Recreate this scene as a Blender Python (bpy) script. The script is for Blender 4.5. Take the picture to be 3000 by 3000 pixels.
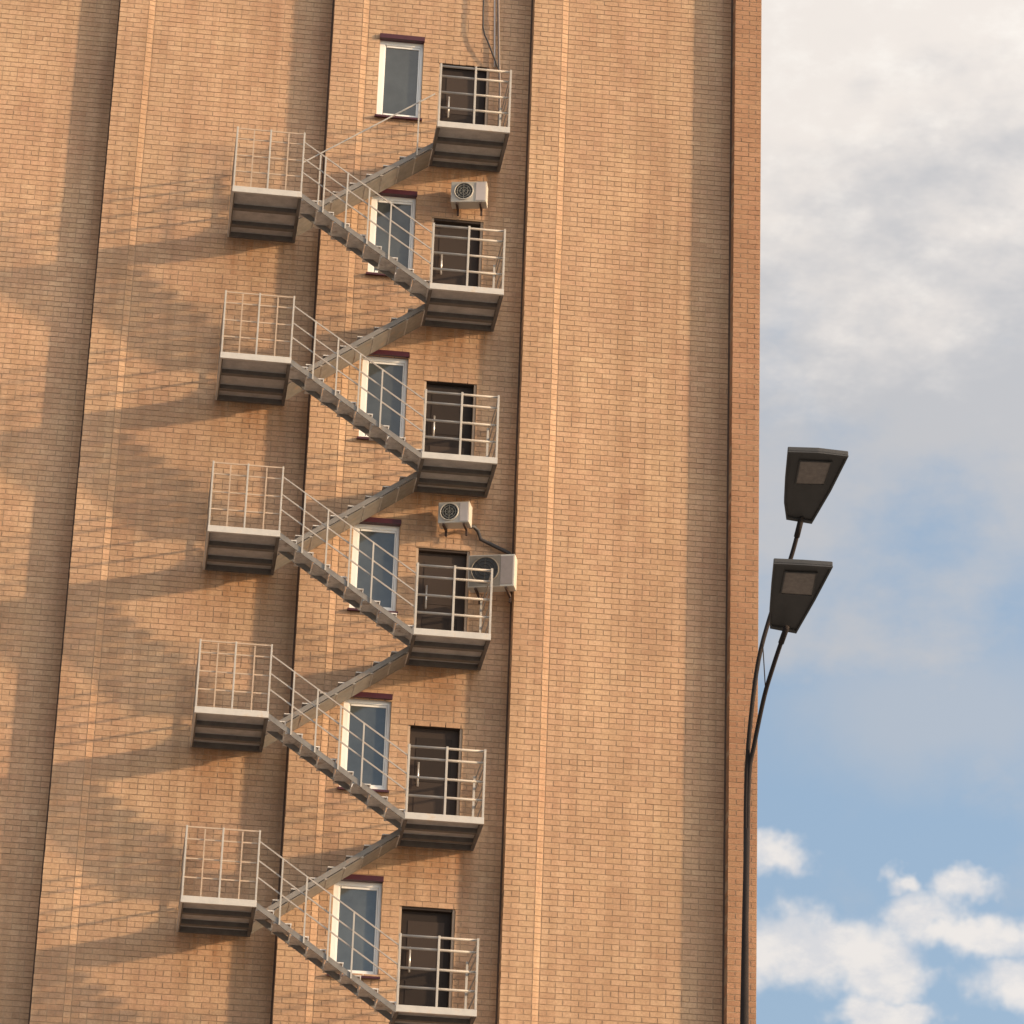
import bpy, math, random
import numpy as np
from mathutils import Vector, Matrix

random.seed(7)
rng = np.random.default_rng(11)
scene = bpy.context.scene
for o in list(bpy.data.objects):
    bpy.data.objects.remove(o)
C = scene.collection

# ------------------------------------------------------------------ camera
ZG = 30.067                       # height of the topmost landing above the ground
CAM = Vector((-2.107, -51.714, 1.6))
YAW, PITCH, ROLL, FOC = 0.112904, 0.404008, 0.035601, 10.2125
fw = Vector((math.sin(YAW) * math.cos(PITCH), math.cos(YAW) * math.cos(PITCH), math.sin(PITCH)))
rt = Vector((math.cos(YAW), -math.sin(YAW), 0))
up = rt.cross(fw)
r2 = rt * math.cos(ROLL) + up * math.sin(ROLL)
u2 = -rt * math.sin(ROLL) + up * math.cos(ROLL)
cd = bpy.data.cameras.new('camera')
cam = bpy.data.objects.new('camera', cd)
C.objects.link(cam)
m = Matrix((r2, u2, -fw)).transposed().to_4x4()
m.translation = CAM
cam.matrix_world = m
cd.sensor_width = 36
cd.lens = 12.0 * FOC
cd.clip_start = 0.5
cd.clip_end = 5000
scene.camera = cam

# ------------------------------------------------------------------ sun, sky, exposure
SUN_DIR = Vector((2.52, -1.0, 0.645)).normalized()     # towards the sun
SUN_EL = math.asin(SUN_DIR.z)
SUN_AZ = math.atan2(SUN_DIR.x, SUN_DIR.y)
sd = bpy.data.lights.new('sun', 'SUN')
sd.energy = 3.75
sd.angle = math.radians(1.7)
sd.color = (1.0, 0.71, 0.43)
so = bpy.data.objects.new('sun', sd)
C.objects.link(so)
so.location = (30, -40, 40)
so.rotation_euler = (-SUN_DIR).to_track_quat('-Z', 'Y').to_euler()

scene.view_settings.view_transform = 'Standard'
scene.view_settings.look = 'None'
scene.view_settings.exposure = 0.49
scene.view_settings.gamma = 1.0
scene.view_settings.use_curve_mapping = False

world = bpy.data.worlds.new('World')
scene.world = world
world.use_nodes = True
wn, wl = world.node_tree.nodes, world.node_tree.links
wn.clear()


def N(nodes, kind, **kw):
    n = nodes.new(kind)
    for k, v in kw.items():
        setattr(n, k, v)
    return n


def wmath(op, a, b=None, c=None, clamp=False):
    n = N(wn, 'ShaderNodeMath', operation=op)
    n.use_clamp = clamp
    for i, v in enumerate((a, b, c)):
        if v is None:
            continue
        if isinstance(v, (int, float)):
            n.inputs[i].default_value = v
        else:
            wl.new(v, n.inputs[i])
    return n.outputs[0]


sky = N(wn, 'ShaderNodeTexSky', sky_type='NISHITA', sun_disc=False)
sky.sun_elevation = SUN_EL
sky.sun_rotation = SUN_AZ
sky.air_density = 1.0
sky.dust_density = 1.5
sky.ozone_density = 1.0
tc = N(wn, 'ShaderNodeTexCoord')
DIR = tc.outputs['Generated']
sep = N(wn, 'ShaderNodeSeparateXYZ')
wl.new(DIR, sep.inputs[0])
dx, dy, dz = sep.outputs
EL = wmath('ARCSINE', dz)
AZ = wmath('ARCTAN2', dx, dy)


def wnoise(scale, detail, rough, stretch=(1, 1, 1), off=(0, 0, 0)):
    mp = N(wn, 'ShaderNodeMapping')
    mp.inputs['Scale'].default_value = stretch
    mp.inputs['Location'].default_value = off
    wl.new(DIR, mp.inputs['Vector'])
    n = N(wn, 'ShaderNodeTexNoise', noise_dimensions='3D')
    n.inputs['Scale'].default_value = scale
    n.inputs['Detail'].default_value = detail
    n.inputs['Roughness'].default_value = rough
    wl.new(mp.outputs[0], n.inputs['Vector'])
    return n.outputs['Fac']


def smooth(x, a, b):
    n = N(wn, 'ShaderNodeMapRange', interpolation_type='SMOOTHSTEP')
    wl.new(x, n.inputs['Value'])
    n.inputs['From Min'].default_value = a
    n.inputs['From Max'].default_value = b
    return n.outputs['Result']


def pix_dir(x, y):                # photograph pixel (3000 wide) to azimuth and elevation
    d = fw + r2 * ((x - 1500) / (FOC * 1000)) - u2 * ((y - 1500) / (FOC * 1000))
    d.normalize()
    return math.atan2(d.x, d.y), math.asin(d.z)


def cmix(fac, a, b):
    n = N(wn, 'ShaderNodeMix', data_type='RGBA')
    if isinstance(fac, (int, float)):
        n.inputs['Factor'].default_value = fac
    else:
        wl.new(fac, n.inputs['Factor'])
    for key, v in (('A', a), ('B', b)):
        s = [i for i in n.inputs if i.name == key and i.type == 'RGBA'][0]
        if isinstance(v, tuple):
            s.default_value = (*v, 1)
        else:
            wl.new(v, s)
    return [o for o in n.outputs if o.type == 'RGBA'][0]


# a thin high sheet of cloud overhead, opening into blue towards the horizon
n_big = wnoise(7.0, 4, 0.55, (1, 1, 1.6), (3.1, 1.7, 0.4))
n_mid = wnoise(22.0, 5, 0.55, (1, 1, 1.5), (0.3, 5.2, 2.0))
n_fine = wnoise(55.0, 5, 0.6, (1, 1, 1.7), (2.3, 0.2, 1.0))
sheet_in = wmath('ADD', EL, wmath('MULTIPLY', wmath('SUBTRACT', n_big, 0.5), 0.16))
sheet_in = wmath('ADD', sheet_in, wmath('MULTIPLY', wmath('SUBTRACT', n_mid, 0.5), 0.26))
sheet_in = wmath('ADD', sheet_in, wmath('MULTIPLY', wmath('SUBTRACT', n_fine, 0.5), 0.05))


def blob(px, py, rx, ry, A, E):
    a0, e0 = pix_dir(px, py)
    u = wmath('DIVIDE', wmath('SUBTRACT', A, a0), rx / (FOC * 1000))
    v = wmath('DIVIDE', wmath('SUBTRACT', E, e0), ry / (FOC * 1000))
    return wmath('SUBTRACT', 1.0, wmath('SQRT', wmath('ADD', wmath('MULTIPLY', u, u), wmath('MULTIPLY', v, v))))


warp_a = wmath('MULTIPLY', wmath('SUBTRACT', wnoise(34.0, 4, 0.6, (1, 1, 1.0), (4.5, 2.1, 0.9)), 0.5), 0.040)
warp_e = wmath('MULTIPLY', wmath('SUBTRACT', wnoise(40.0, 4, 0.6, (1, 1, 1.0), (9.1, 0.3, 5.2)), 0.5), 0.022)
WA, WE = wmath('ADD', AZ, warp_a), wmath('ADD', EL, warp_e)
# an opening of blue in the sheet, and a pale bank of cloud under it
gap = smooth(blob(2850, 1700, 620, 260, WA, WE), 0.0, 0.9)
sheet_in = wmath('SUBTRACT', sheet_in, wmath('MULTIPLY', gap, 0.055))
bank = wmath('MULTIPLY', smooth(blob(2760, 2080, 760, 330, WA, WE), 0.0, 0.8), 0.52)
sheet = smooth(sheet_in, math.radians(17.3), math.radians(26.0))
sheet = wmath('MAXIMUM', wmath('MULTIPLY', sheet, 0.93), bank)
# heaped clouds low down: general patches everywhere plus the heaps in view
n_low = wnoise(13.0, 5, 0.5, (1, 1, 2.6), (1.3, 0.2, 7.7))
patch = smooth(n_low, 0.60, 0.72)
low_band = wmath('SUBTRACT', 1.0, smooth(EL, math.radians(13.5), math.radians(17.5)))
heap = wmath('MULTIPLY', patch, low_band)
edge = wmath('MULTIPLY', wmath('SUBTRACT', wnoise(120.0, 3, 0.5, (1, 1, 1.0), (0.5, 0.1, 0.9)), 0.5), 1.2)
edge = wmath('ADD', edge, wmath('MULTIPLY', wmath('SUBTRACT', wnoise(48.0, 4, 0.55, (1, 1, 1.0), (4.5, 2.1, 0.9)), 0.5), 1.0))
cum = None
for (px, py, rx, ry) in ((2320, 2770, 170, 95), (2450, 2785, 160, 90), (2590, 2830, 110, 75), (2710, 2695, 105, 70), (2815, 2730, 100, 50),
                         (2920, 2740, 100, 50), (2275, 2520, 85, 50), (2990, 2870, 115, 70), (2600, 2965, 100, 40),
                         (2660, 2590, 60, 30), (2850, 2600, 60, 40)):
    f = blob(px, py, 1.25 * rx, 1.1 * ry, WA, WE)
    cum = f if cum is None else wmath('SMOOTH_MAX', cum, f, 0.25)
cum = smooth(wmath('ADD', cum, edge), -0.50, 0.60)
heap = wmath('MAXIMUM', heap, wmath('MULTIPLY', cum, 0.92))

BLUE_TINT = cmix(0.42, sky.outputs['Color'], (3.4, 4.6, 6.2))
n_tone = wnoise(16.0, 5, 0.6, (1, 1, 1.8), (7.3, 0.7, 3.3))
high_white = smooth(wmath('ADD', EL, wmath('MULTIPLY', wmath('SUBTRACT', n_tone, 0.5), 0.24)), math.radians(25.0), math.radians(31.0))
sheet_col = cmix(high_white, (3.75, 3.74, 3.85), (6.1, 5.6, 5.15))
sheet_col = cmix(wmath('MULTIPLY', smooth(n_fine, 0.45, 0.8), wmath('MULTIPLY', high_white, 0.7)), sheet_col, (6.9, 6.5, 6.0))
col = cmix(sheet, BLUE_TINT, sheet_col)
heap_col = cmix(smooth(n_fine, 0.36, 0.62), (4.9, 4.85, 4.95), (6.0, 5.65, 5.35))
col = cmix(heap, col, heap_col)
# thin cloud glows towards the sun (forward scattering)
dotn = N(wn, 'ShaderNodeVectorMath', operation='DOT_PRODUCT')
wl.new(DIR, dotn.inputs[0])
dotn.inputs[1].default_value = tuple(SUN_DIR)
glow = wmath('MULTIPLY_ADD', wmath('POWER', wmath('MULTIPLY_ADD', dotn.outputs['Value'], 0.5, 0.5, True), 4.0), 1.75, wmath('MULTIPLY_ADD', smooth(dotn.outputs['Value'], -1.0, -0.05), 0.3, 0.68))
sc_ = N(wn, 'ShaderNodeVectorMath', operation='SCALE')
wl.new(col, sc_.inputs[0])
wl.new(glow, sc_.inputs['Scale'])
col = sc_.outputs[0]
bg = N(wn, 'ShaderNodeBackground')
bg.inputs['Strength'].default_value = 0.10
wl.new(col, bg.inputs['Color'])
wo = N(wn, 'ShaderNodeOutputWorld')
wl.new(bg.outputs[0], wo.inputs['Surface'])

# ------------------------------------------------------------------ materials


def mat(name, col, rough=0.6, metal=0.0, var=0.0, vscale=4.0, bump=0.0, spec=0.5, streak=None):
    m = bpy.data.materials.new(name)
    m.use_nodes = True
    nt = m.node_tree
    b = nt.nodes['Principled BSDF']
    b.inputs['Base Color'].default_value = (*col, 1)
    b.inputs['Roughness'].default_value = rough
    b.inputs['Metallic'].default_value = metal
    b.inputs['Specular IOR Level'].default_value = spec
    if var or bump or streak:
        g = N(nt.nodes, 'ShaderNodeNewGeometry')
        n = N(nt.nodes, 'ShaderNodeTexNoise')
        n.inputs['Scale'].default_value = vscale
        n.inputs['Detail'].default_value = 6
        n.inputs['Roughness'].default_value = 0.65
        nt.links.new(g.outputs['Position'], n.inputs['Vector'])
        src = None
        if var:
            r = N(nt.nodes, 'ShaderNodeValToRGB')
            r.color_ramp.elements[0].position = 0.3
            r.color_ramp.elements[1].position = 0.7
            r.color_ramp.elements[0].color = (*[c * (1 - var) for c in col], 1)
            r.color_ramp.elements[1].color = (*[min(1, c * (1 + var)) for c in col], 1)
            nt.links.new(n.outputs['Fac'], r.inputs[0])
            src = r.outputs[0]
        if streak:
            n2 = N(nt.nodes, 'ShaderNodeTexNoise')
            n2.inputs['Scale'].default_value = 5.0
            n2.inputs['Detail'].default_value = 8
            n2.inputs['Roughness'].default_value = 0.7
            nt.links.new(g.outputs['Position'], n2.inputs['Vector'])
            r2_ = N(nt.nodes, 'ShaderNodeValToRGB')
            r2_.color_ramp.elements[0].position = 0.56
            r2_.color_ramp.elements[1].position = 0.70
            nt.links.new(n2.outputs['Fac'], r2_.inputs[0])
            mx = N(nt.nodes, 'ShaderNodeMix', data_type='RGBA')
            A = [i for i in mx.inputs if i.type == 'RGBA']
            nt.links.new(r2_.outputs[0], mx.inputs['Factor'])
            if src:
                nt.links.new(src, A[0])
            else:
                A[0].default_value = (*col, 1)
            A[1].default_value = (*streak, 1)
            src = [o for o in mx.outputs if o.type == 'RGBA'][0]
        if src:
            nt.links.new(src, b.inputs['Base Color'])
        if bump:
            bp = N(nt.nodes, 'ShaderNodeBump')
            bp.inputs['Strength'].default_value = bump
            bp.inputs['Distance'].default_value = 0.01
            nt.links.new(n.outputs['Fac'], bp.inputs['Height'])
            nt.links.new(bp.outputs[0], b.inputs['Normal'])
    return m


def brick_mat(name, per_object):
    m = bpy.data.materials.new(name)
    m.use_nodes = True
    nt = m.node_tree
    L = nt.links
    b = nt.nodes['Principled BSDF']
    b.inputs['Roughness'].default_value = 0.88
    b.inputs['Specular IOR Level'].default_value = 0.2
    g = N(nt.nodes, 'ShaderNodeNewGeometry')
    if per_object:
        rnd = N(nt.nodes, 'ShaderNodeObjectInfo').outputs['Random']
    else:
        rnd = g.outputs['Random Per Island']
    ramp = N(nt.nodes, 'ShaderNodeValToRGB')
    els = ramp.color_ramp.elements
    els[0].position, els[0].color = 0.0, (0.445, 0.306, 0.217, 1)
    els[1].position, els[1].color = 1.0, (0.528, 0.382, 0.276, 1)
    for p, c in ((0.10, (0.470, 0.321, 0.228)), (0.35, (0.490, 0.343, 0.242)), (0.6, (0.500, 0.355, 0.253)), (0.82, (0.512, 0.352, 0.255))):
        e = els.new(p)
        e.color = (*c, 1)
    L.new(rnd, ramp.inputs[0])
    # broad weathering, centred on 1
    mp = N(nt.nodes, 'ShaderNodeMapping')
    mp.inputs['Scale'].default_value = (0.55, 0.55, 0.35)
    L.new(g.outputs['Position'], mp.inputs['Vector'])
    n1 = N(nt.nodes, 'ShaderNodeTexNoise')
    n1.inputs['Scale'].default_value = 1.0
    n1.inputs['Detail'].default_value = 5
    n1.inputs['Roughness'].default_value = 0.6
    L.new(mp.outputs[0], n1.inputs['Vector'])
    r1 = N(nt.nodes, 'ShaderNodeValToRGB')
    r1.color_ramp.elements[0].position, r1.color_ramp.elements[0].color = 0.3, (0.86, 0.84, 0.82, 1)
    r1.color_ramp.elements[1].position, r1.color_ramp.elements[1].color = 0.7, (1.1, 1.08, 1.05, 1)
    L.new(n1.outputs['Fac'], r1.inputs[0])
    n2 = N(nt.nodes, 'ShaderNodeTexNoise')
    n2.inputs['Scale'].default_value = 26.0
    n2.inputs['Detail'].default_value = 6
    n2.inputs['Roughness'].default_value = 0.7
    L.new(g.outputs['Position'], n2.inputs['Vector'])
    r2_ = N(nt.nodes, 'ShaderNodeValToRGB')
    r2_.color_ramp.elements[0].position, r2_.color_ramp.elements[0].color = 0.28, (0.80, 0.77, 0.74, 1)
    r2_.color_ramp.elements[1].position, r2_.color_ramp.elements[1].color = 0.62, (1.05, 1.05, 1.05, 1)
    L.new(n2.outputs['Fac'], r2_.inputs[0])
    # patches of yellower and redder brick batches, and faint rain streaks
    mp3 = N(nt.nodes, 'ShaderNodeMapping')
    mp3.inputs['Scale'].default_value = (1.5, 1.5, 0.55)
    L.new(g.outputs['Position'], mp3.inputs['Vector'])
    n3 = N(nt.nodes, 'ShaderNodeTexNoise')
    n3.inputs['Scale'].default_value = 0.9
    n3.inputs['Detail'].default_value = 7
    n3.inputs['Roughness'].default_value = 0.7
    L.new(mp3.outputs[0], n3.inputs['Vector'])
    r3 = N(nt.nodes, 'ShaderNodeValToRGB')
    r3.color_ramp.elements[0].position, r3.color_ramp.elements[0].color = 0.32, (0.93, 0.85, 0.80, 1)
    r3.color_ramp.elements[1].position, r3.color_ramp.elements[1].color = 0.68, (1.06, 1.05, 0.97, 1)
    L.new(n3.outputs['Fac'], r3.inputs[0])
    mp4 = N(nt.nodes, 'ShaderNodeMapping')
    mp4.inputs['Scale'].default_value = (5.0, 5.0, 0.16)
    L.new(g.outputs['Position'], mp4.inputs['Vector'])
    n4 = N(nt.nodes, 'ShaderNodeTexNoise')
    n4.inputs['Scale'].default_value = 1.0
    n4.inputs['Detail'].default_value = 4
    L.new(mp4.outputs[0], n4.inputs['Vector'])
    r4 = N(nt.nodes, 'ShaderNodeValToRGB')
    r4.color_ramp.elements[0].position, r4.color_ramp.elements[0].color = 0.34, (0.88, 0.85, 0.82, 1)
    r4.color_ramp.elements[1].position, r4.color_ramp.elements[1].color = 0.58, (1.02, 1.02, 1.01, 1)
    L.new(n4.outputs['Fac'], r4.inputs[0])
    # the narrow corner bay is laid in redder brick
    sx = N(nt.nodes, 'ShaderNodeSeparateXYZ')
    L.new(g.outputs['Position'], sx.inputs[0])
    gt = N(nt.nodes, 'ShaderNodeMath', operation='GREATER_THAN')
    L.new(sx.outputs[0], gt.inputs[0])
    gt.inputs[1].default_value = 7.27
    r5 = N(nt.nodes, 'ShaderNodeValToRGB')
    r5.color_ramp.elements[0].color = (1, 1, 1, 1)
    r5.color_ramp.elements[1].color = (0.73, 0.64, 0.61, 1)
    L.new(gt.outputs[0], r5.inputs[0])
    # rusty run-off below each landing where its steel meets the wall

    def mth(op, a, b_=None, c_=None):
        q = N(nt.nodes, 'ShaderNodeMath', operation=op)
        for i_, v_ in enumerate((a, b_, c_)):
            if v_ is None:
                continue
            if isinstance(v_, (int, float)):
                q.inputs[i_].default_value = v_
            else:
                L.new(v_, q.inputs[i_])
        return q.outputs[0]

    def ss(v_, lo, hi):
        q = N(nt.nodes, 'ShaderNodeMapRange', interpolation_type='SMOOTHSTEP')
        L.new(v_, q.inputs['Value'])
        q.inputs['From Min'].default_value, q.inputs['From Max'].default_value = lo, hi
        return q.outputs['Result']
    mp6 = N(nt.nodes, 'ShaderNodeMapping')
    mp6.inputs['Scale'].default_value = (9.0, 9.0, 0.9)
    L.new(g.outputs['Position'], mp6.inputs['Vector'])
    n6 = N(nt.nodes, 'ShaderNodeTexNoise')
    n6.inputs['Scale'].default_value = 1.0
    n6.inputs['Detail'].default_value = 4
    L.new(mp6.outputs[0], n6.inputs['Vector'])
    tot = None
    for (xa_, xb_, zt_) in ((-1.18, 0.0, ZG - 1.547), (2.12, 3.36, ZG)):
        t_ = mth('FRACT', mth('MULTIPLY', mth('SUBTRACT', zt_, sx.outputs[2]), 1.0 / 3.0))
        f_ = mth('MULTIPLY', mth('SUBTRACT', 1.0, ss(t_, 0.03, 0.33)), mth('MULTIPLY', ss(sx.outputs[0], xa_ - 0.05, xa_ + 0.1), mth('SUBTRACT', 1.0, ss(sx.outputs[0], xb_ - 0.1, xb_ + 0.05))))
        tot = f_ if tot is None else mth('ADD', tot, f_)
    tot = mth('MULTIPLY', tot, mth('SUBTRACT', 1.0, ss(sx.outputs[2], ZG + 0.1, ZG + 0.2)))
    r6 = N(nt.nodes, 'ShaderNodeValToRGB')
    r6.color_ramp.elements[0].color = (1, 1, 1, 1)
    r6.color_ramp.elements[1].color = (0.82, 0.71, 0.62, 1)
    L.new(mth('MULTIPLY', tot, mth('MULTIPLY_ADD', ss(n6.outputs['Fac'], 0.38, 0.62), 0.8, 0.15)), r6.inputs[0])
    cur = ramp.outputs[0]
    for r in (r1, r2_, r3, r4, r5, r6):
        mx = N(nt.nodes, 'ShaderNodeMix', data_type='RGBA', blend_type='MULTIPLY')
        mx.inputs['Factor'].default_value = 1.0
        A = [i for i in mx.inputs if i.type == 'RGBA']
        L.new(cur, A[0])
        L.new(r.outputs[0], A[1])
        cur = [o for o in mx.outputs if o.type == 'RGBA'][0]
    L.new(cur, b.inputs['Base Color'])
    bp = N(nt.nodes, 'ShaderNodeBump')
    bp.inputs['Strength'].default_value = 0.35
    bp.inputs['Distance'].default_value = 0.006
    L.new(n2.outputs['Fac'], bp.inputs['Height'])
    L.new(bp.outputs[0], b.inputs['Normal'])
    return m


M_BRICK = brick_mat('brick_face', False)
M_BRICK1 = brick_mat('brick_face_single', True)
M_MORTAR = mat('mortar', (0.37, 0.258, 0.172), 0.95, var=0.18, vscale=3.0, bump=0.3, spec=0.1)
M_RAIL = mat('pale_grey_paint', (0.42, 0.39, 0.35), 0.45, var=0.10, vscale=6, streak=(0.42, 0.33, 0.25))
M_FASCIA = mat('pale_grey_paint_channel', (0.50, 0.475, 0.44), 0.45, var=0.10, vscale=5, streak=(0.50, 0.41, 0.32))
M_BAR = mat('grey_bar_paint', (0.36, 0.325, 0.29), 0.5, var=0.12, vscale=6)
M_THIN = mat('thin_rail_paint', (0.455, 0.34, 0.245), 0.5, var=0.12, vscale=6)
M_DECK = mat('brown_grey_deck_plate', (0.41, 0.392, 0.38), 0.7, var=0.22, vscale=5)
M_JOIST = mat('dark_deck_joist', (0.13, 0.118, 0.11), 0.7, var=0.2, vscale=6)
M_STAIR = mat('weathered_grey_steel', (0.19, 0.175, 0.16), 0.55, var=0.2, vscale=8, streak=(0.26, 0.19, 0.14))
M_TREAD = mat('stair_tread_steel', (0.54, 0.51, 0.48), 0.6, var=0.25, vscale=9, streak=(0.20, 0.14, 0.10))
M_WHITE = mat('white_pvc', (0.80, 0.79, 0.76), 0.35, var=0.03, vscale=3)
M_GLASS = mat('window_pane', (0.060, 0.070, 0.074), 0.06, var=0.35, vscale=1.3, spec=0.9, bump=0.25)
nt = M_GLASS.node_tree
oi = N(nt.nodes, 'ShaderNodeObjectInfo')
mr = N(nt.nodes, 'ShaderNodeValToRGB')
mr.color_ramp.elements[0].color, mr.color_ramp.elements[1].color = (0.55, 0.58, 0.60, 1), (1.25, 1.2, 1.15, 1)
nt.links.new(oi.outputs['Random'], mr.inputs[0])
mx = N(nt.nodes, 'ShaderNodeMix', data_type='RGBA', blend_type='MULTIPLY')
mx.inputs['Factor'].default_value = 1.0
A_ = [i for i in mx.inputs if i.type == 'RGBA']
bs = nt.nodes['Principled BSDF'].inputs['Base Color']
nt.links.new(bs.links[0].from_socket, A_[0])
nt.links.new(mr.outputs[0], A_[1])
nt.links.new([o for o in mx.outputs if o.type == 'RGBA'][0], bs)
M_MAROON = mat('maroon_flashing', (0.055, 0.008, 0.014), 0.4, var=0.15, vscale=6)
M_DOOR = mat('dark_brown_door', (0.028, 0.020, 0.017), 0.85, spec=0.12, var=0.18, vscale=4)
nt = M_DOOR.node_tree
oi = N(nt.nodes, 'ShaderNodeObjectInfo')
mr = N(nt.nodes, 'ShaderNodeValToRGB')
mr.color_ramp.elements[0].color, mr.color_ramp.elements[1].color = (0.030, 0.024, 0.022, 1), (0.062, 0.047, 0.040, 1)
nt.links.new(oi.outputs['Random'], mr.inputs[0])
nt.links.new(mr.outputs[0], nt.nodes['Principled BSDF'].inputs['Base Color'])
M_DFRAME = mat('door_frame_plaster', (0.42, 0.31, 0.22), 0.7, var=0.1, vscale=5)
M_HANDLE = mat('steel_handle', (0.55, 0.53, 0.50), 0.3, metal=0.6)
M_AC = mat('ivory_casing', (0.50, 0.465, 0.41), 0.4, var=0.06, vscale=5)
M_ACP = mat('pale_service_panel', (0.56, 0.50, 0.48), 0.45, var=0.05, vscale=5)
M_ACSHADE = mat('shade_painted_casing', (0.17, 0.145, 0.115), 0.7, var=0.2, vscale=9)  # casing colour darkened to stand in for shade on the turned front
M_ACSHADEP = mat('shade_painted_service_panel', (0.27, 0.225, 0.205), 0.6, var=0.1, vscale=7)  # service panel with the same shade put into its colour
M_ACD = mat('fan_well', (0.030, 0.028, 0.026), 0.6)
M_GRILLE = mat('fan_grille', (0.22, 0.22, 0.20), 0.5)
M_BRACKET = mat('rusty_bracket', (0.07, 0.042, 0.032), 0.8, var=0.3, vscale=20)
M_CABLE = mat('black_cable', (0.05, 0.042, 0.04), 0.6)
M_CONDUIT = mat('brown_grey_conduit', (0.20, 0.16, 0.14), 0.6)
M_LAMP = mat('dark_grey_lamp_paint', (0.042, 0.040, 0.039), 0.5, var=0.15, vscale=9)
M_LED = mat('led_lens', (0.19, 0.16, 0.14), 0.25, var=0.2, vscale=30)
M_POLE = mat('dark_brown_pole_paint', (0.030, 0.024, 0.023), 0.85, spec=0.15, var=0.12, vscale=7)
M_GROUND = mat('ground_paving', (0.21, 0.195, 0.18), 0.9, var=0.25, vscale=0.5)
M_ROOF = mat('roof_felt', (0.10, 0.095, 0.09), 0.9, var=0.2, vscale=1)

# ------------------------------------------------------------------ mesh helpers


class MB:
    def __init__(self):
        self.v, self.f = [], []

    def hexa(self, p):            # eight points: bottom ring then top ring
        n = len(self.v)
        self.v += [tuple(q) for q in p]
        self.f += [tuple(n + i for i in q) for q in ((3, 2, 1, 0), (4, 5, 6, 7), (0, 1, 5, 4), (1, 2, 6, 5), (2, 3, 7, 6), (3, 0, 4, 7))]
        return self

    def box(self, x0, x1, y0, y1, z0, z1):
        return self.hexa([(x0, y0, z0), (x1, y0, z0), (x1, y1, z0), (x0, y1, z0), (x0, y0, z1), (x1, y0, z1), (x1, y1, z1), (x0, y1, z1)])

    def incl(self, a, b, y0, y1, h0, h1):   # bar running from a=(x,z) to b=(x,z), between heights h0..h1 above that line
        return self.hexa([(a[0], y0, a[1] + h0), (b[0], y0, b[1] + h0), (b[0], y1, b[1] + h0), (a[0], y1, a[1] + h0),
                          (a[0], y0, a[1] + h1), (b[0], y0, b[1] + h1), (b[0], y1, b[1] + h1), (a[0], y1, a[1] + h1)])

    def tube(self, pts, rad, seg=10):
        pts = [Vector(p) for p in pts]
        rads = rad if isinstance(rad, (list, tuple)) else [rad] * len(pts)
        n = len(self.v)
        ref = None
        for i, p in enumerate(pts):
            t = (pts[min(i + 1, len(pts) - 1)] - pts[max(i - 1, 0)]).normalized()
            if ref is None:
                ref = Vector((1, 0, 0)) if abs(t.x) < 0.8 else Vector((0, 1, 0))
            a = (ref - t * ref.dot(t)).normalized()
            ref = a
            b = t.cross(a)
            for k in range(seg):
                w = 2 * math.pi * k / seg
                self.v.append(tuple(p + (a * math.cos(w) + b * math.sin(w)) * rads[i]))
        for i in range(len(pts) - 1):
            for k in range(seg):
                k2 = (k + 1) % seg
                self.f.append((n + i * seg + k, n + i * seg + k2, n + (i + 1) * seg + k2, n + (i + 1) * seg + k))
        self.f.append(tuple(n + k for k in range(seg))[::-1])
        self.f.append(tuple(n + (len(pts) - 1) * seg + k for k in range(seg)))
        return self

    def mesh(self, name, material, bevel=0.0, smooth=False):
        me = bpy.data.meshes.new(name)
        me.from_pydata(self.v, [], self.f)
        me.materials.append(material)
        if bevel:
            import bmesh
            bm = bmesh.new()
            bm.from_mesh(me)
            bmesh.ops.recalc_face_normals(bm, faces=bm.faces)
            bmesh.ops.bevel(bm, geom=bm.edges[:], offset=bevel, segments=2, affect='EDGES', profile=0.6)
            bm.to_mesh(me)
            bm.free()
        if smooth:
            me.polygons.foreach_set('use_smooth', [True] * len(me.polygons))
        me.update()
        return me

    def build(self, name, material, parent=None, bevel=0.0, smooth=False, loc=(0, 0, 0)):
        o = bpy.data.objects.new(name, self.mesh(name, material, bevel, smooth))
        C.objects.link(o)
        o.location = loc
        if parent:
            o.parent = parent
        return o


def link(name, me, parent=None, loc=(0, 0, 0)):
    o = bpy.data.objects.new(name, me)
    C.objects.link(o)
    o.location = loc
    if parent:
        o.parent = parent
    return o


def empty(name, loc, label, cat, group=None):
    o = bpy.data.objects.new(name, None)
    C.objects.link(o)
    o.location = loc
    o.empty_display_size = 0.3
    o['label'], o['category'] = label, cat
    if group:
        o['group'] = group
    return o


def tag(o, label, cat, group=None):
    o['label'], o['category'] = label, cat
    if group:
        o['group'] = group
    return o


def copy_tree(o, parent, loc):
    c = o.copy()
    C.objects.link(c)
    c.parent = parent
    c.location = loc
    for ch in list(o.children):
        d = ch.copy()
        C.objects.link(d)
        d.parent = c
    return c


# ------------------------------------------------------------------ ground
gr = MB()
gr.v = [(-1500, -1500, 0), (1500, -1500, 0), (1500, 1500, 0), (-1500, 1500, 0)]
gr.f = [(0, 1, 2, 3)]
g_o = gr.build('ground', M_GROUND)
g_o['kind'] = 'structure'

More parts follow.
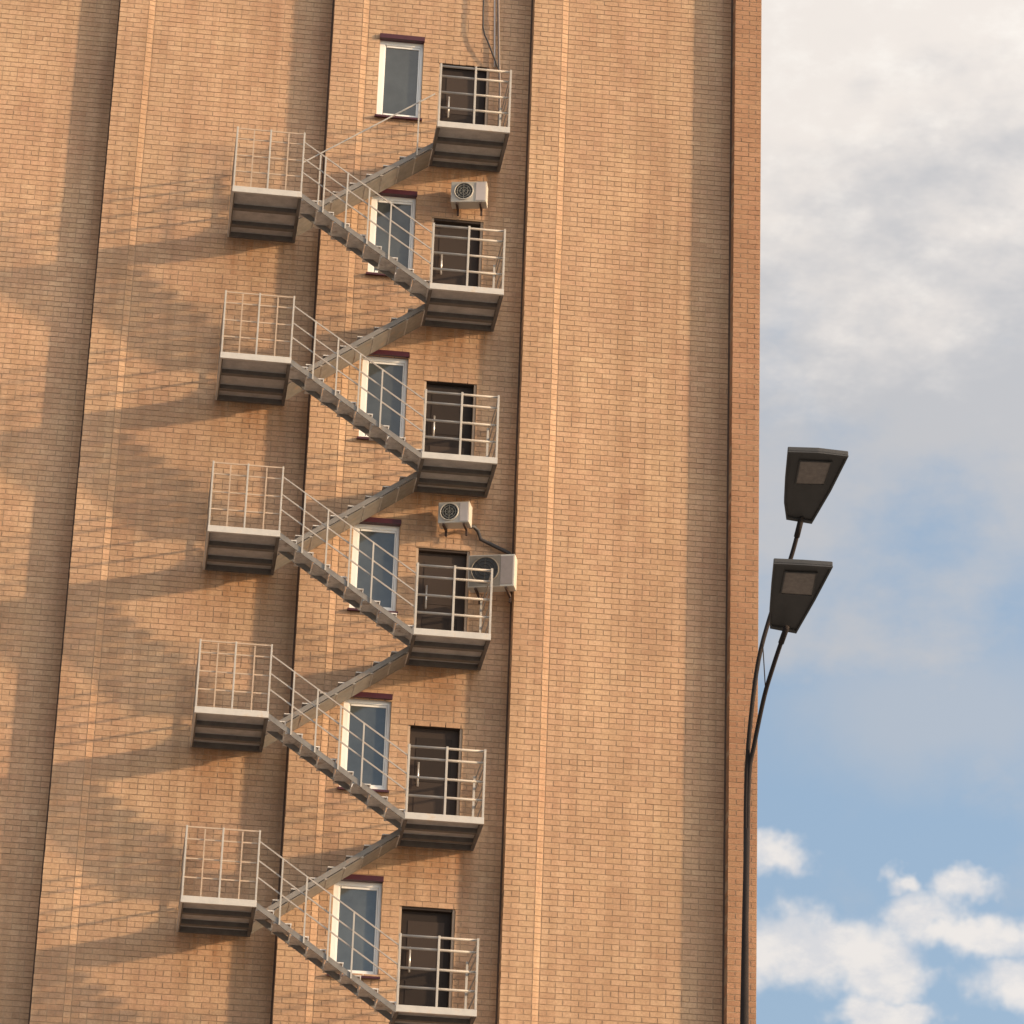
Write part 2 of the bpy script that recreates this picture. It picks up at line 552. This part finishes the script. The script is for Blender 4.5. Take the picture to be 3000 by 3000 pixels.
# ------------------------------------------------------------------ the brick tower
tower = empty('brick_tower', (0, 0, 0), 'tall sand-coloured brick tower with stepped bays and a fire escape on its face', 'building')
ST = 0.25                                          # one brick: the step between bays
EDGES = [-12.0, -3.263, 0.383, 3.8075, 7.275, 7.734]
YS = [2 * ST, ST, 0.0, -ST, -2 * ST]               # face of each bay, left to right
STRIP, CHAM, BACK = 0.49, 0.115, 0.024             # flat corner strip, slanting brick, set-back of the field
TOP = ZG + 9.0
NF = 6
WX0, WX1, WZ0, WZ1 = 1.20, 1.95, 0.90, 2.41        # window opening, heights from that storey's landing
DX0, DX1, DZ0, DZ1 = 2.23, 3.10, 0.10, 2.05
STOREYS = list(range(0, 10))
OPEN = []
for i in STOREYS:
    z = ZG - 3.0 * i
    if z + 3 > TOP:
        continue
    OPEN.append((WX0, WX1, z + WZ0, z + WZ1))
    OPEN.append((DX0, DX1, z + DZ0, z + DZ1))


def profile(b):                                    # (x0, x1, y0, y1) zones of a bay face
    x0, x1, y = EDGES[b], EDGES[b + 1], YS[b]
    if b == 0:
        return [(x0, x1, y + BACK, y + BACK)]
    if b == 4:
        return [(x0, x1, y, y)]
    return [(x0, x0 + STRIP, y, y), (x0 + STRIP, x0 + STRIP + CHAM, y, y + BACK), (x0 + STRIP + CHAM, x1, y + BACK, y + BACK)]


COURSE, PITCH_B, JOINT, REC = 0.0925, 0.245, 0.013, 0.007
bricks = []                                        # xa, xb, ya, yb, z0, z1, depth
for k in range(int(TOP / COURSE)):
    z0 = k * COURSE
    z1 = z0 + COURSE
    zm = 0.5 * (z0 + z1)
    header = (k % 8 == 3)
    for b in range(5):
        for zi, (x0, x1, y0, y1) in enumerate(profile(b)):
            spans = [(x0, x1)]
            if b == 2:
                for (ox0, ox1, oz0, oz1) in OPEN:
                    if oz0 < zm < oz1:
                        new = []
                        for (s0, s1) in spans:
                            if ox1 <= s0 or ox0 >= s1:
                                new.append((s0, s1))
                            else:
                                if ox0 > s0:
                                    new.append((s0, ox0))
                                if ox1 < s1:
                                    new.append((ox1, s1))
                        spans = new
            p = PITCH_B * 0.5 if header else PITCH_B
            ph = (0.0 if header else (k % 2) * PITCH_B * 0.5)
            for (s0, s1) in spans:
                if zi == 1:
                    cuts = [s0, s1]
                else:
                    cuts = [s0]
                    x = x0 + ph
                    while x <= s0 + 0.045:
                        x += p
                    while x < s1 - 0.045:
                        cuts.append(x)
                        x += p
                    cuts.append(s1)
                for c0, c1 in zip(cuts[:-1], cuts[1:]):
                    if c1 - c0 < 0.03:
                        continue
                    ya = y0 + (y1 - y0) * (c0 - x0) / (x1 - x0)
                    yb = y0 + (y1 - y0) * (c1 - x0) / (x1 - x0)
                    first = (zi == 0 and b > 0 and abs(c0 - x0) < 1e-6)
                    xa = c0 + (0 if first else JOINT / 2)
                    xb = c1 - JOINT / 2
                    depth = ST - 0.002 if first else 0.02
                    bricks.append((xa, xb, ya, yb, z0 + JOINT / 2, z1 - JOINT / 2, depth))
B = np.array(bricks)
nB = len(B)
# small unevenness of the laying
B[:, 4] += rng.normal(0, 0.0010, nB)
B[:, 5] += rng.normal(0, 0.0010, nB)
jy = rng.normal(0, 0.0013, nB)
B[:, 2] += jy
B[:, 3] += jy + rng.normal(0, 0.0007, nB)
plain = B[:, 6] < 0.1
cor = ~plain
B[cor, 0] += np.abs(rng.normal(0, 0.0030, cor.sum()))
B[plain, 0] += rng.normal(0, 0.0012, plain.sum())


def project(P):
    d = P - np.array(CAM)
    z = d @ np.array(fw)
    return 1500 + FOC * 1000 * (d @ np.array(r2)) / z, 1500 - FOC * 1000 * (d @ np.array(u2)) / z


# the 300 bricks that show largest in the picture become parts of their own
FULL = PITCH_B - JOINT
ctr = np.stack([(B[:, 0] + B[:, 1]) / 2, B[:, 2], (B[:, 4] + B[:, 5]) / 2], 1)
px, py = project(ctr)
dist = np.linalg.norm(ctr - np.array(CAM), axis=1)
inside = (px > 30) & (px < 2900) & (py > 30) & (py < 2970) & plain & (abs(B[:, 1] - B[:, 0] - FULL) < 0.02) & (abs(B[:, 2] - B[:, 3]) < 0.006)
hid = (px > 760) & (px < 1460)
score = np.where(inside & ~hid, (B[:, 1] - B[:, 0]) / dist ** 2, 0)
top300 = np.argsort(-score)[:300]
is_part = np.zeros(nB, bool)
is_part[top300] = True
R = B[~is_part]
n = len(R)
V = np.zeros((n, 8, 3))
xa, xb, ya, yb, z0, z1, dp = R.T
for k, (x, y, z) in enumerate(((xa, ya, z0), (xb, yb, z0), (xb, yb, z1), (xa, ya, z1),
                               (xa, ya + dp, z0), (xb, yb + dp, z0), (xb, yb + dp, z1), (xa, ya + dp, z1))):
    V[:, k, 0], V[:, k, 1], V[:, k, 2] = x, y, z
quads = np.array([(0, 1, 2, 3), (4, 5, 1, 0), (1, 5, 6, 2), (3, 2, 6, 7), (4, 0, 3, 7)])
F = (quads[None] + (np.arange(n) * 8)[:, None, None]).reshape(-1, 4)
me = bpy.data.meshes.new('brickwork')
me.vertices.add(n * 8)
me.vertices.foreach_set('co', V.reshape(-1))
me.loops.add(F.size)
me.loops.foreach_set('vertex_index', F.reshape(-1).astype(np.int32))
me.polygons.add(len(F))
me.polygons.foreach_set('loop_start', np.arange(0, F.size, 4, dtype=np.int32))
me.polygons.foreach_set('loop_total', np.full(len(F), 4, dtype=np.int32))
me.update(calc_edges=True)
me.validate()
me.polygons.foreach_set('use_smooth', [False] * len(me.polygons))
me.materials.append(M_BRICK)
bw = link('brickwork', me, tower)
bw['kind'] = 'stuff'

one = MB()
hx, hz = FULL / 2, (COURSE - JOINT) / 2
one.v = [(-hx, 0, -hz), (hx, 0, -hz), (hx, 0, hz), (-hx, 0, hz), (-hx, .02, -hz), (hx, .02, -hz), (hx, .02, hz), (-hx, .02, hz)]
one.f = [tuple(q) for q in quads.tolist()]
one_me = one.mesh('brick', M_BRICK1)
for i in top300:
    xa_, xb_, ya_, yb_, z0_, z1_, _ = B[i]
    link('brick', one_me, tower, ((xa_ + xb_) / 2, (ya_ + yb_) / 2, (z0_ + z1_) / 2))

# mortar bed behind the bricks, one wall part per bay
for b in range(5):
    w = MB()
    for zi, (x0, x1, y0, y1) in enumerate(profile(b)):
        y0r, y1r = y0 + REC, y1 + REC
        if zi == 0 and b > 0:
            x0 += 0.004
        yb_ = 1.2
        if b != 2:
            w.hexa([(x0, y0r, 0), (x1, y1r, 0), (x1, yb_, 0), (x0, yb_, 0), (x0, y0r, TOP), (x1, y1r, TOP), (x1, yb_, TOP), (x0, yb_, TOP)])
        elif zi < 2:
            w.hexa([(x0, y0r, 0), (x1, y1r, 0), (x1, yb_, 0), (x0, yb_, 0), (x0, y0r, TOP), (x1, y1r, TOP), (x1, yb_, TOP), (x0, yb_, TOP)])
        else:
            yr = y0r
            for (a, c) in ((x0, WX0), (WX1, DX0), (DX1, x1)):
                w.box(a, c, yr, yb_, 0, TOP)
            for (ax, cx, k0, k1) in ((WX0, WX1, WZ0, WZ1), (DX0, DX1, DZ0, DZ1)):
                lo = 0.0
                for (ox0, ox1, oz0, oz1) in sorted([q for q in OPEN if q[0] == ax], key=lambda q: q[2]):
                    if oz0 > lo:
                        w.box(ax, cx, yr, yb_, lo, oz0)
                    lo = oz1
                w.box(ax, cx, yr, yb_, lo, TOP)
    w.build('wall', M_MORTAR, tower)
M_CORNER_SHADE = mat('painted_corner_shade', (0.105, 0.066, 0.048), 0.8, var=0.2, vscale=5)
for b in range(1, 5):                              # dark strip added in each inner corner, deepening its shade by colour
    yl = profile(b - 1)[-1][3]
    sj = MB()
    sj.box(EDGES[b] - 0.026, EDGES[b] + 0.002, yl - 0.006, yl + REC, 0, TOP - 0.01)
    sj.build('corner_shade_strip', M_CORNER_SHADE, tower)
body = MB()
body.box(EDGES[0] + 0.05, EDGES[5] - 0.01, 1.21, 14.0, 0, TOP - 0.01)
body.build('core_wall', M_MORTAR, tower)
rf = MB()
rf.box(EDGES[0], EDGES[5] - 0.003, 0.52, 14.0, TOP, TOP + 0.12)
rf.build('roof', M_ROOF, tower)

# windows: frame, pane, flashings; each window is a part of the tower
w0 = WX1 - WX0
h0 = WZ1 - WZ0
fr = MB()
fy0, fy1 = 0.085, 0.15
fr.box(0.0, 0.085, fy0, fy1, 0, h0)
fr.box(w0 - 0.05, w0, fy0, fy1, 0, h0)
fr.box(0.085, w0 - 0.05, fy0, fy1, h0 - 0.085, h0)
fr.box(0.085, w0 - 0.05, fy0, fy1, 0, 0.06)
frame_me = fr.mesh('window', M_WHITE, bevel=0.004)
sash = MB()
sx0, sx1, sz0, sz1 = 0.087, w0 - 0.052, 0.062, h0 - 0.087
sash.box(sx0, sx0 + 0.022, 0.100, 0.14, sz0, sz1)
sash.box(sx1 - 0.022, sx1, 0.100, 0.14, sz0, sz1)
sash.box(sx0 + 0.035, sx1 - 0.022, 0.100, 0.14, sz1 - 0.035, sz1)
sash.box(sx0 + 0.035, sx1 - 0.022, 0.100, 0.14, sz0, sz0 + 0.035)
sash_me = sash.mesh('sash', M_WHITE, bevel=0.003)
pane = MB()
pane.box(sx0 + 0.02, sx1 - 0.02, 0.118, 0.126, sz0 + 0.02, sz1 - 0.02)
pane_me = pane.mesh('pane', M_GLASS)
lint = MB()
lint.box(-0.012, w0 + 0.012, -0.030, 0.084, h0 - 0.012, h0 + 0.075)
lint_me = lint.mesh('head_flashing', M_MAROON, bevel=0.004)
sill = MB()
sill.hexa([(-0.03, -0.055, -0.055), (w0 + 0.03, -0.055, -0.055), (w0 + 0.03, 0.09, -0.03), (-0.03, 0.09, -0.03),
           (-0.03, -0.055, -0.02), (w0 + 0.03, -0.055, -0.02), (w0 + 0.03, 0.09, 0.004), (-0.03, 0.09, 0.004)])
sill_me = sill.mesh('sill', M_MAROON)
# doors
wd, hd = DX1 - DX0, DZ1 - DZ0
leaf = MB()
leaf.box(0.045, wd - 0.045, 0.135, 0.18, 0.02, hd - 0.045)
leaf_me = leaf.mesh('door', M_DOOR, bevel=0.004)
pnl = MB()
pnl.box(0.15, wd - 0.15, 0.128, 0.134, 0.18, 0.80)
dpan = pnl.mesh('door_panel', M_DOOR, bevel=0.003)
pnl = MB()
pnl.box(0.15, wd - 0.15, 0.128, 0.134, 1.02, hd - 0.20)
dpan2 = pnl.mesh('door_panel', M_DOOR, bevel=0.003)
jamb = MB()
jamb.box(0.0, 0.04, 0.05, 0.19, 0, hd)
jamb.box(wd - 0.04, wd, 0.05, 0.19, 0, hd)
jamb_me = jamb.mesh('door_jamb', M_DFRAME, bevel=0.003)
head = MB()
head.box(0.0425, wd - 0.0425, 0.05, 0.19, hd - 0.04, hd)
head_me = head.mesh('door_head', M_DOOR)
hnd = MB()
hnd.tube([(0.20, 0.085, 0.92), (0.20, 0.085, 1.32)], 0.016, 8)
hnd.tube([(0.20, 0.085, 0.97), (0.20, 0.136, 0.97)], 0.011, 8)
hnd.tube([(0.20, 0.085, 1.27), (0.20, 0.136, 1.27)], 0.011, 8)
hnd_me = hnd.mesh('door_handle', M_HANDLE, smooth=True)
for i in range(NF):
    z = ZG - 3.0 * i
    wo_ = link('window', frame_me, tower, (WX0, 0, z + WZ0))
    for nm, q in (('sash', sash_me), ('pane', pane_me), ('head_flashing', lint_me), ('sill', sill_me)):
        link(nm, q, wo_)
    do_ = link('door', leaf_me, tower, (DX0, 0, z + DZ0))
    for nm, q in (('door_jamb', jamb_me), ('door_head', head_me), ('door_panel', dpan), ('door_panel', dpan2), ('door_handle', hnd_me)):
        link(nm, q, do_)
for i in STOREYS:                                   # openings of the storeys outside the frame
    if 0 <= i < NF:
        continue
    z = ZG - 3.0 * i
    if z + 3 > TOP or z < 0:
        continue
    q = link('window', frame_me, tower, (WX0, 0, z + WZ0))
    link('pane', pane_me, q)
    link('sash', sash_me, q)
    q = link('door', leaf_me, tower, (DX0, 0, z + DZ0))
    link('door_jamb', jamb_me, q)

# ------------------------------------------------------------------ fire escape
fe = empty('fire_escape', (0, 0, 0), 'grey steel zigzag fire escape with railed landings fixed to the brick tower', 'fire escape')
XL0, XL1, XR0, XR1 = -1.161, -0.029, 2.129, 3.339
D = 1.387
ZL = -1.547
FH = 0.105                                          # fascia height
RT = 1.205                                          # rail top above the fascia's lower edge


def make_landing(w, depth, side, quarter):
    """landing with its left front lower corner at the origin; wall at y = depth"""
    f = MB()
    f.box(0, w, 0, 0.05, 0, FH)
    if side == 'left':
        f.box(0, 0.03, 0.05, depth, 0, FH)
    root = f.build('landing', M_FASCIA, fe, bevel=0.004)
    sf = MB()
    if side == 'left':
        sf.box(0.0305, 0.05, 0.0505, depth, 0.004, FH - 0.004)
    else:
        sf.box(0, 0.05, 0.0505, depth, 0, FH)
    sf.box(w - 0.05, w, 0.0505, depth, 0, FH)
    sf.box(0.0505, w - 0.0505, depth - 0.05, depth, 0.0, FH)
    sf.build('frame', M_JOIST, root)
    d = MB()
    d.box(0.05, w - 0.05, 0.05, depth - 0.05, FH - 0.022, FH - 0.006)
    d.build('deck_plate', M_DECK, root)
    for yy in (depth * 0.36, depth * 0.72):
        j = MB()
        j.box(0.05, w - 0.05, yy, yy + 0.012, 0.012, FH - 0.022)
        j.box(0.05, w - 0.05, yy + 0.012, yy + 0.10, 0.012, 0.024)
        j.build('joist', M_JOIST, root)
    pw = 0.028 if quarter else 0.034
    xs = [0.003, w / 2 - pw / 2, w - pw - 0.003]
    for x in xs:
        p = MB()
        p.box(x, x + pw, 0.003, 0.003 + pw, FH, RT - 0.002)
        p.build('post', M_RAIL, root, bevel=0.003)
    if quarter:
        for q in (0.26, 0.76):
            p = MB()
            p.box(w * q - 0.010, w * q + 0.010, 0.016, 0.036, FH, RT - 0.04)
            p.build('baluster', M_THIN, root)
    for zt in (RT, 1.015, 0.71, 0.415):
        r = MB()
        if quarter:
            r.box(0.0, w, 0.044, 0.056, zt - 0.022, zt)
            r.build('rail', M_THIN, root)
        else:
            r.tube([(0.0, 0.063, zt - 0.02), (w, 0.063, zt - 0.02)], 0.020, 10)
            r.build('rail', M_BAR, root, smooth=True)
    xs_ = 0.004 if side == 'left' else w - 0.018
    for zt in (RT - 0.003, 1.012, 0.707, 0.412):
        r = MB()
        r.box(xs_, xs_ + 0.014, 0.090, depth - 0.003, zt - 0.040, zt)
        r.build('side_rail', M_BAR, root, bevel=0.002)
    x_ = 0.019 if side == 'left' else w - 0.019 - 0.035
    p = MB()
    p.box(x_, x_ + 0.035, depth - 0.10, depth - 0.065, FH, RT - 0.01)
    p.build('post', M_RAIL, root)
    return root


right0 = make_landing(XR1 - XR0, D, 'right', False)
right0.location = (XR0, -D, ZG)
left0 = make_landing(XL1 - XL0, D + ST, 'left', True)
left0.location = (XL0, -D, ZG + ZL)
for i in range(1, NF):
    copy_tree(right0, fe, (XR0, -D, ZG - 3 * i))
for i in range(1, NF - 1):
    copy_tree(left0, fe, (XL0, -D, ZG + ZL - 3 * i))


def make_flight(a, b, width, inner, railed=True):
    """a: upper end, b: lower end as (x, z); the near stringer lies on y = 0"""
    n = 8
    run = b[0] - a[0]
    sl = (b[1] - a[1]) / run
    s = MB()
    s.incl(a, b, 0, 0.012, -0.125, -0.03)
    s.incl(a, b, -0.001, 0.045, -0.0445, -0.0325)
    root = s.build('stair_flight', M_STAIR, fe)
    s = MB()
    s.incl(a, b, width - (0.012 if inner else 0.14), width - (0.0 if inner else 0.128), -0.15, -0.04)
    s.build('stringer', M_STAIR, root)
    for k in range(n):
        xm = a[0] + run * (k + 0.5) / n
        zm = a[1] + (b[1] - a[1]) * (k + 0.5) / n
        t = MB()
        hw = 0.125
        t.box(xm - hw - 0.012, xm + hw + 0.012, 0.014, width - 0.013, zm - 0.062, zm - 0.045)
        xd = xm + hw * (1 if run > 0 else -1)          # riser closing the step towards the lower tread
        step = abs(b[1] - a[1]) / n
        if not inner:
            t.box(xd - 0.006, xd + 0.006, 0.014, width - 0.013, zm - 0.0625 - 0.115, zm - 0.0625)
        t.build('tread', M_TREAD, root)
    if inner:                                       # flat sheet closing the underside
        s = MB()
        s.incl(a, b, 0.0125, width - 0.0125, -0.148, -0.140)
        s.build('soffit', M_STAIR, root)
    if not railed:
        return root
    hr = 0.93
    for h in ((hr, hr - 0.30, hr - 0.56) if not inner else (hr,)):
        r = MB()
        r.incl(a, b, 0.012, 0.026, h - 0.026, h)
        r.build('handrail' if h == hr else 'rail', M_RAIL if inner else M_STAIR_RAIL, root)
    for q in ((0.165, 0.34, 0.51, 0.68) if not inner else (0.12, 0.86)):
        x = a[0] + run * q
        z = a[1] + (b[1] - a[1]) * q
        p = MB()
        p.box(x - 0.012, x + 0.012, -0.020, 0.011, z - 0.12, z + hr - 0.02)
        p.build('post', M_RAIL, root)
    return root


M_STAIR_RAIL = mat('stair_rail_paint', (0.36, 0.32, 0.285), 0.45, var=0.12, vscale=6, streak=(0.34, 0.26, 0.2))
WF = 0.62
outer0 = make_flight((0, 0), (XR0 - XL1, -3.0 - ZL), WF, False)
outer0.location = (XL1, -D + 0.002, ZG + ZL + FH)
inner0 = make_flight((0, 0), (XL1 - XR0, ZL), WF, True)
inner0.location = (XR0, -D + WF + 0.08, ZG + FH)
for i in range(1, NF - 1):
    copy_tree(outer0, fe, (XL1, -D + 0.002, ZG + ZL + FH - 3 * i))
    if i == 1:
        inner1 = make_flight((0, 0), (XL1 - XR0, ZL), WF, True, False)
        inner1.location = (XR0, -D + WF + 0.08, ZG + FH - 3)
    else:
        copy_tree(inner1, fe, (XR0, -D + WF + 0.08, ZG + FH - 3 * i))

# ------------------------------------------------------------------ air conditioners


def make_ac(x, z, w, h, dep, y_front, wall_y, turn, label, shade_front=False):
    root = empty('air_conditioner', (x, y_front, z), label, 'air conditioner', 'air conditioner units hung on the brick wall')
    root.rotation_euler.z = math.radians(-turn)
    c = MB()
    c.box(0, w, 0.01, dep, 0, h)
    c.build('casing', M_AC, root, bevel=0.012)
    cx, cz, rr = w * 0.36, h * 0.52, min(h * 0.40, w * 0.30)
    well = MB()
    well.tube([(cx, 0.0, cz), (cx, 0.013, cz)], rr, 32)
    well.build('fan_well', M_ACD, root)
    for k, q in enumerate((1.0, 0.72, 0.44)):
        ring = MB()
        pts = [(cx + rr * q * math.cos(t), -0.004, cz + rr * q * math.sin(t)) for t in np.linspace(0, 2 * math.pi, 33)]
        ring.tube(pts, 0.006 if k else 0.011, 6)
        ring.build('grille_ring', (M_ACSHADE if shade_front else M_AC) if k == 0 else (M_ACD if shade_front else M_GRILLE), root)
    for t in range(4):
        a = math.pi * t / 4
        bar = MB()
        bar.tube([(cx - rr * math.cos(a), -0.006, cz - rr * math.sin(a)), (cx + rr * math.cos(a), -0.006, cz + rr * math.sin(a))], 0.004, 6)
        bar.build('grille_bar', M_ACD if shade_front else M_GRILLE, root)
    if shade_front:  # dark sheet over the front, painting its shade; the side stays ivory
        df = MB()
        df.box(0.015, w * 0.695, 0.003, 0.009, 0.015, h - 0.015)
        df.build('front_shade_panel', M_ACSHADE, root)
    pn = MB()
    pn.box(w * 0.70, w * 0.965, 0.002, 0.009, h * 0.06, h * 0.94)
    pn.build('service_panel', M_ACSHADEP if shade_front else M_ACP, root, bevel=0.002)
    for bx in (w * 0.14, w * 0.80):
        br = MB()
        br.box(bx, bx + 0.035, 0.02, wall_y - y_front - 0.004, -0.037, -0.002)
        br.box(bx, bx + 0.035, wall_y - y_front - 0.04, wall_y - y_front - 0.004, -0.12, -0.037)
        br.build('bracket', M_BRACKET, root)
    return root


make_ac(2.50, ZG - 0.80, 0.60, 0.385, 0.27, -0.30, 0.0, 12, 'ivory air conditioner unit directly beneath the topmost door landing, in bright light')
make_ac(2.525, ZG - 6.64, 0.51, 0.365, 0.27, -0.30, 0.0, 17, 'ivory air conditioner unit under the third door landing, beside its black hose')
make_ac(3.035, ZG - 7.77, 0.75, 0.55, 0.25, -0.45, 0.0, 17, 'larger air conditioner unit in the wall corner, right of a door and behind landing rails', True)

# hose and cables
hose = MB()
hose.tube([(3.06, -0.15, ZG - 6.60), (3.14, -0.07, ZG - 6.56), (3.21, -0.05, ZG - 6.62), (3.26, -0.05, ZG - 6.76), (3.42, -0.05, ZG - 6.83),
           (3.62, -0.055, ZG - 6.92), (3.73, -0.06, ZG - 6.97), (3.765, -0.08, ZG - 7.05), (3.765, -0.12, ZG - 7.25), (3.76, -0.20, ZG - 7.33)], 0.032, 8)
tag(hose.build('coolant_hose', M_CABLE, None, smooth=True), 'black insulated hose slanting down the wall between two air conditioner units', 'hose')
cb = MB()
cb.tube([(2.93, -0.10, TOP - 0.2), (2.935, -0.10, ZG + 5), (2.938, -0.10, ZG + 3.287), (2.940, -0.10, ZG + 3.0), (2.949, -0.10, ZG + 2.745), (2.98, -0.10, ZG + 2.60), (3.034, -0.10, ZG + 2.484),
         (3.12, -0.09, ZG + 2.27), (3.195, -0.07, ZG + 2.10), (3.235, -0.06, ZG + 1.98)], 0.016, 6)
tag(cb.build('cable', M_CABLE, None, smooth=True), 'thin loose cable sagging sideways down to the topmost landing', 'cable')
cc = MB()
cc.tube([(3.17, -0.06, TOP - 0.2), (3.195, -0.06, ZG + 3.339), (3.251, -0.06, ZG + 2.108), (3.285, -0.06, ZG + 1.6), (3.29, -0.06, ZG + 1.2), (3.292, -0.05, ZG + 0.35)], 0.021, 8)
tag(cc.build('conduit', M_CONDUIT, None, smooth=True), 'thick dark conduit hanging straight down behind the topmost landing railing', 'conduit')
cp = MB()
cp.tube([(3.11, -0.03, TOP - 0.2), (3.135, -0.03, ZG + 3.339), (3.175, -0.03, ZG + 2.15), (3.18, -0.03, ZG + 2.02)], 0.014, 6)
tag(cp.build('pipe', M_ACP, None, smooth=True), 'slim pale grey pipe running beside the thick dark conduit at the top', 'pipe')

# ------------------------------------------------------------------ street lamp
lamp = empty('street_lamp', (2.10, -29.4, 0), 'dark double-arm street lamp with two tapered flat heads against the sky', 'street lamp')
LO = Vector((2.10, -29.4, 0))


def rel(pts):
    return [Vector(p) - LO for p in pts]


pole = MB()
pole.tube([(0, 0, 0), (0, 0, 1.2), (0, 0, 1.22), (0, 0, 7.6), (0.002, 0, 8.35), (0.010, 0, 9.0)], [0.085, 0.085, 0.055, 0.030, 0.023, 0.021], 14)
pole.build('pole', M_POLE, lamp, smooth=True)


def bez(pts, n=4):                                  # Catmull-Rom through the points
    P = [Vector(p) for p in pts]
    P = [P[0] * 2 - P[1]] + P + [P[-1] * 2 - P[-2]]
    out = []
    for i in range(1, len(P) - 2):
        for k in range(n):
            t = k / n
            a, b_, c, d_ = P[i - 1], P[i], P[i + 1], P[i + 2]
            out.append(0.5 * (2 * b_ + (c - a) * t + (2 * a - 5 * b_ + 4 * c - d_) * t * t + (3 * b_ - a - 3 * c + d_) * t ** 3))
    out.append(P[-2])
    return out


armA = [(2.112, -29.4, 8.6), (2.120, -29.40, 9.353), (2.143, -29.47, 9.584), (2.168, -29.69, 9.856), (2.19, -29.863, 9.997), (2.209, -30.02, 10.102), (2.214, -30.20, 10.156)]
armB = [(2.101, -29.4, 8.6), (2.104, -29.398, 9.354), (2.123, -29.448, 9.794), (2.164, -29.498, 10.193), (2.236, -29.526, 10.505), (2.30, -29.628, 10.726), (2.345, -29.701, 10.879), (2.370, -29.753, 10.989), (2.392, -29.84, 11.125)]
for pts in (armA, armB):
    a = MB()
    a.tube(bez(rel(pts)), 0.0155, 10)
    a.build('arm', M_POLE, lamp, smooth=True)
    e1 = rel(pts[-2:])
    s = MB()
    dd = (e1[1] - e1[0])
    s.tube([e1[1] - dd * 0.75, e1[1] + dd * 0.15], 0.021, 10)
    s.build('collar', M_POLE, lamp, smooth=True)
wr = MB()
wr.tube(rel([(2.19, -29.51, 10.33), (2.172, -29.72, 9.88)]), 0.004, 5)
wr.build('brace_wire', M_POLE, lamp)


def lamp_head(poly, panel, nrm):
    n = Vector(nrm)
    P = rel(poly)
    c = sum(P, Vector()) / len(P)
    k = len(P)
    h = MB()
    h.v = [tuple(p + n * 0.0) for p in P] + [tuple(p - n * 0.035) for p in P] + [tuple(c + (p - c) * 0.72 - n * 0.085) for p in P]
    h.f = [tuple(range(k))]
    for r in range(2):
        for i in range(k):
            j = (i + 1) % k
            h.f.append((r * k + i, (r + 1) * k + i, (r + 1) * k + j, r * k + j))
    h.f.append(tuple(range(3 * k - 1, 2 * k - 1, -1)))
    o = h.build('lamp_head', M_LAMP, lamp, bevel=0.006)
    rim = MB()
    for i in range(k):
        j = (i + 1) % k
        ins = lambda q: c + (q - c) * 0.93
        a, b_ = P[i] + n * 0.002, P[j] + n * 0.002
        a2, b2 = ins(P[i]) + n * 0.002, ins(P[j]) + n * 0.002
        rim.hexa([a, b_, b2, a2, a + n * 0.010, b_ + n * 0.010, b2 + n * 0.010, a2 + n * 0.010])
    rim.build('rim', M_LAMP, o)
    Q = rel(panel)
    qc = sum(Q, Vector()) / 4
    fr_ = MB()
    ld = MB()
    ld.hexa([q + n * 0.001 for q in Q] + [q + n * 0.005 for q in Q])
    ld.build('led_panel', M_LED, o)
    for i in range(4):
        j = (i + 1) % 4
        a, b_ = qc + (Q[i] - qc) * 1.0, qc + (Q[j] - qc) * 1.0
        a2, b2 = qc + (Q[i] - qc) * 1.09, qc + (Q[j] - qc) * 1.09
        fr_.hexa([a + n * 0.001, b_ + n * 0.001, b2 + n * 0.001, a2 + n * 0.001, a + n * 0.011, b_ + n * 0.011, b2 + n * 0.011, a2 + n * 0.011])
    fr_.build('panel_frame', M_LAMP, o)
    return o


lamp_head([(2.159, -30.531, 11.329), (2.362, -30.563, 11.326), (2.571, -30.567, 11.316), (2.531, -30.183, 11.218), (2.474, -29.814, 11.124), (2.292, -29.824, 11.136), (2.24, -30.0, 11.185), (2.202, -30.223, 11.246)],
          [(2.264, -30.447, 11.301), (2.469, -30.474, 11.297), (2.469, -30.239, 11.236), (2.283, -30.209, 11.238)], (-0.0522, -0.2535, -0.9659))
lamp_head([(2.018, -30.767, 10.403), (2.217, -30.793, 10.399), (2.408, -30.81, 10.394), (2.367, -30.441, 10.299), (2.315, -30.059, 10.201), (2.131, -30.076, 10.216), (2.096, -30.228, 10.257), (2.052, -30.515, 10.335)],
          [(2.115, -30.689, 10.377), (2.314, -30.715, 10.373), (2.334, -30.48, 10.311), (2.132, -30.462, 10.317)], (-0.0514, -0.2537, -0.9659))
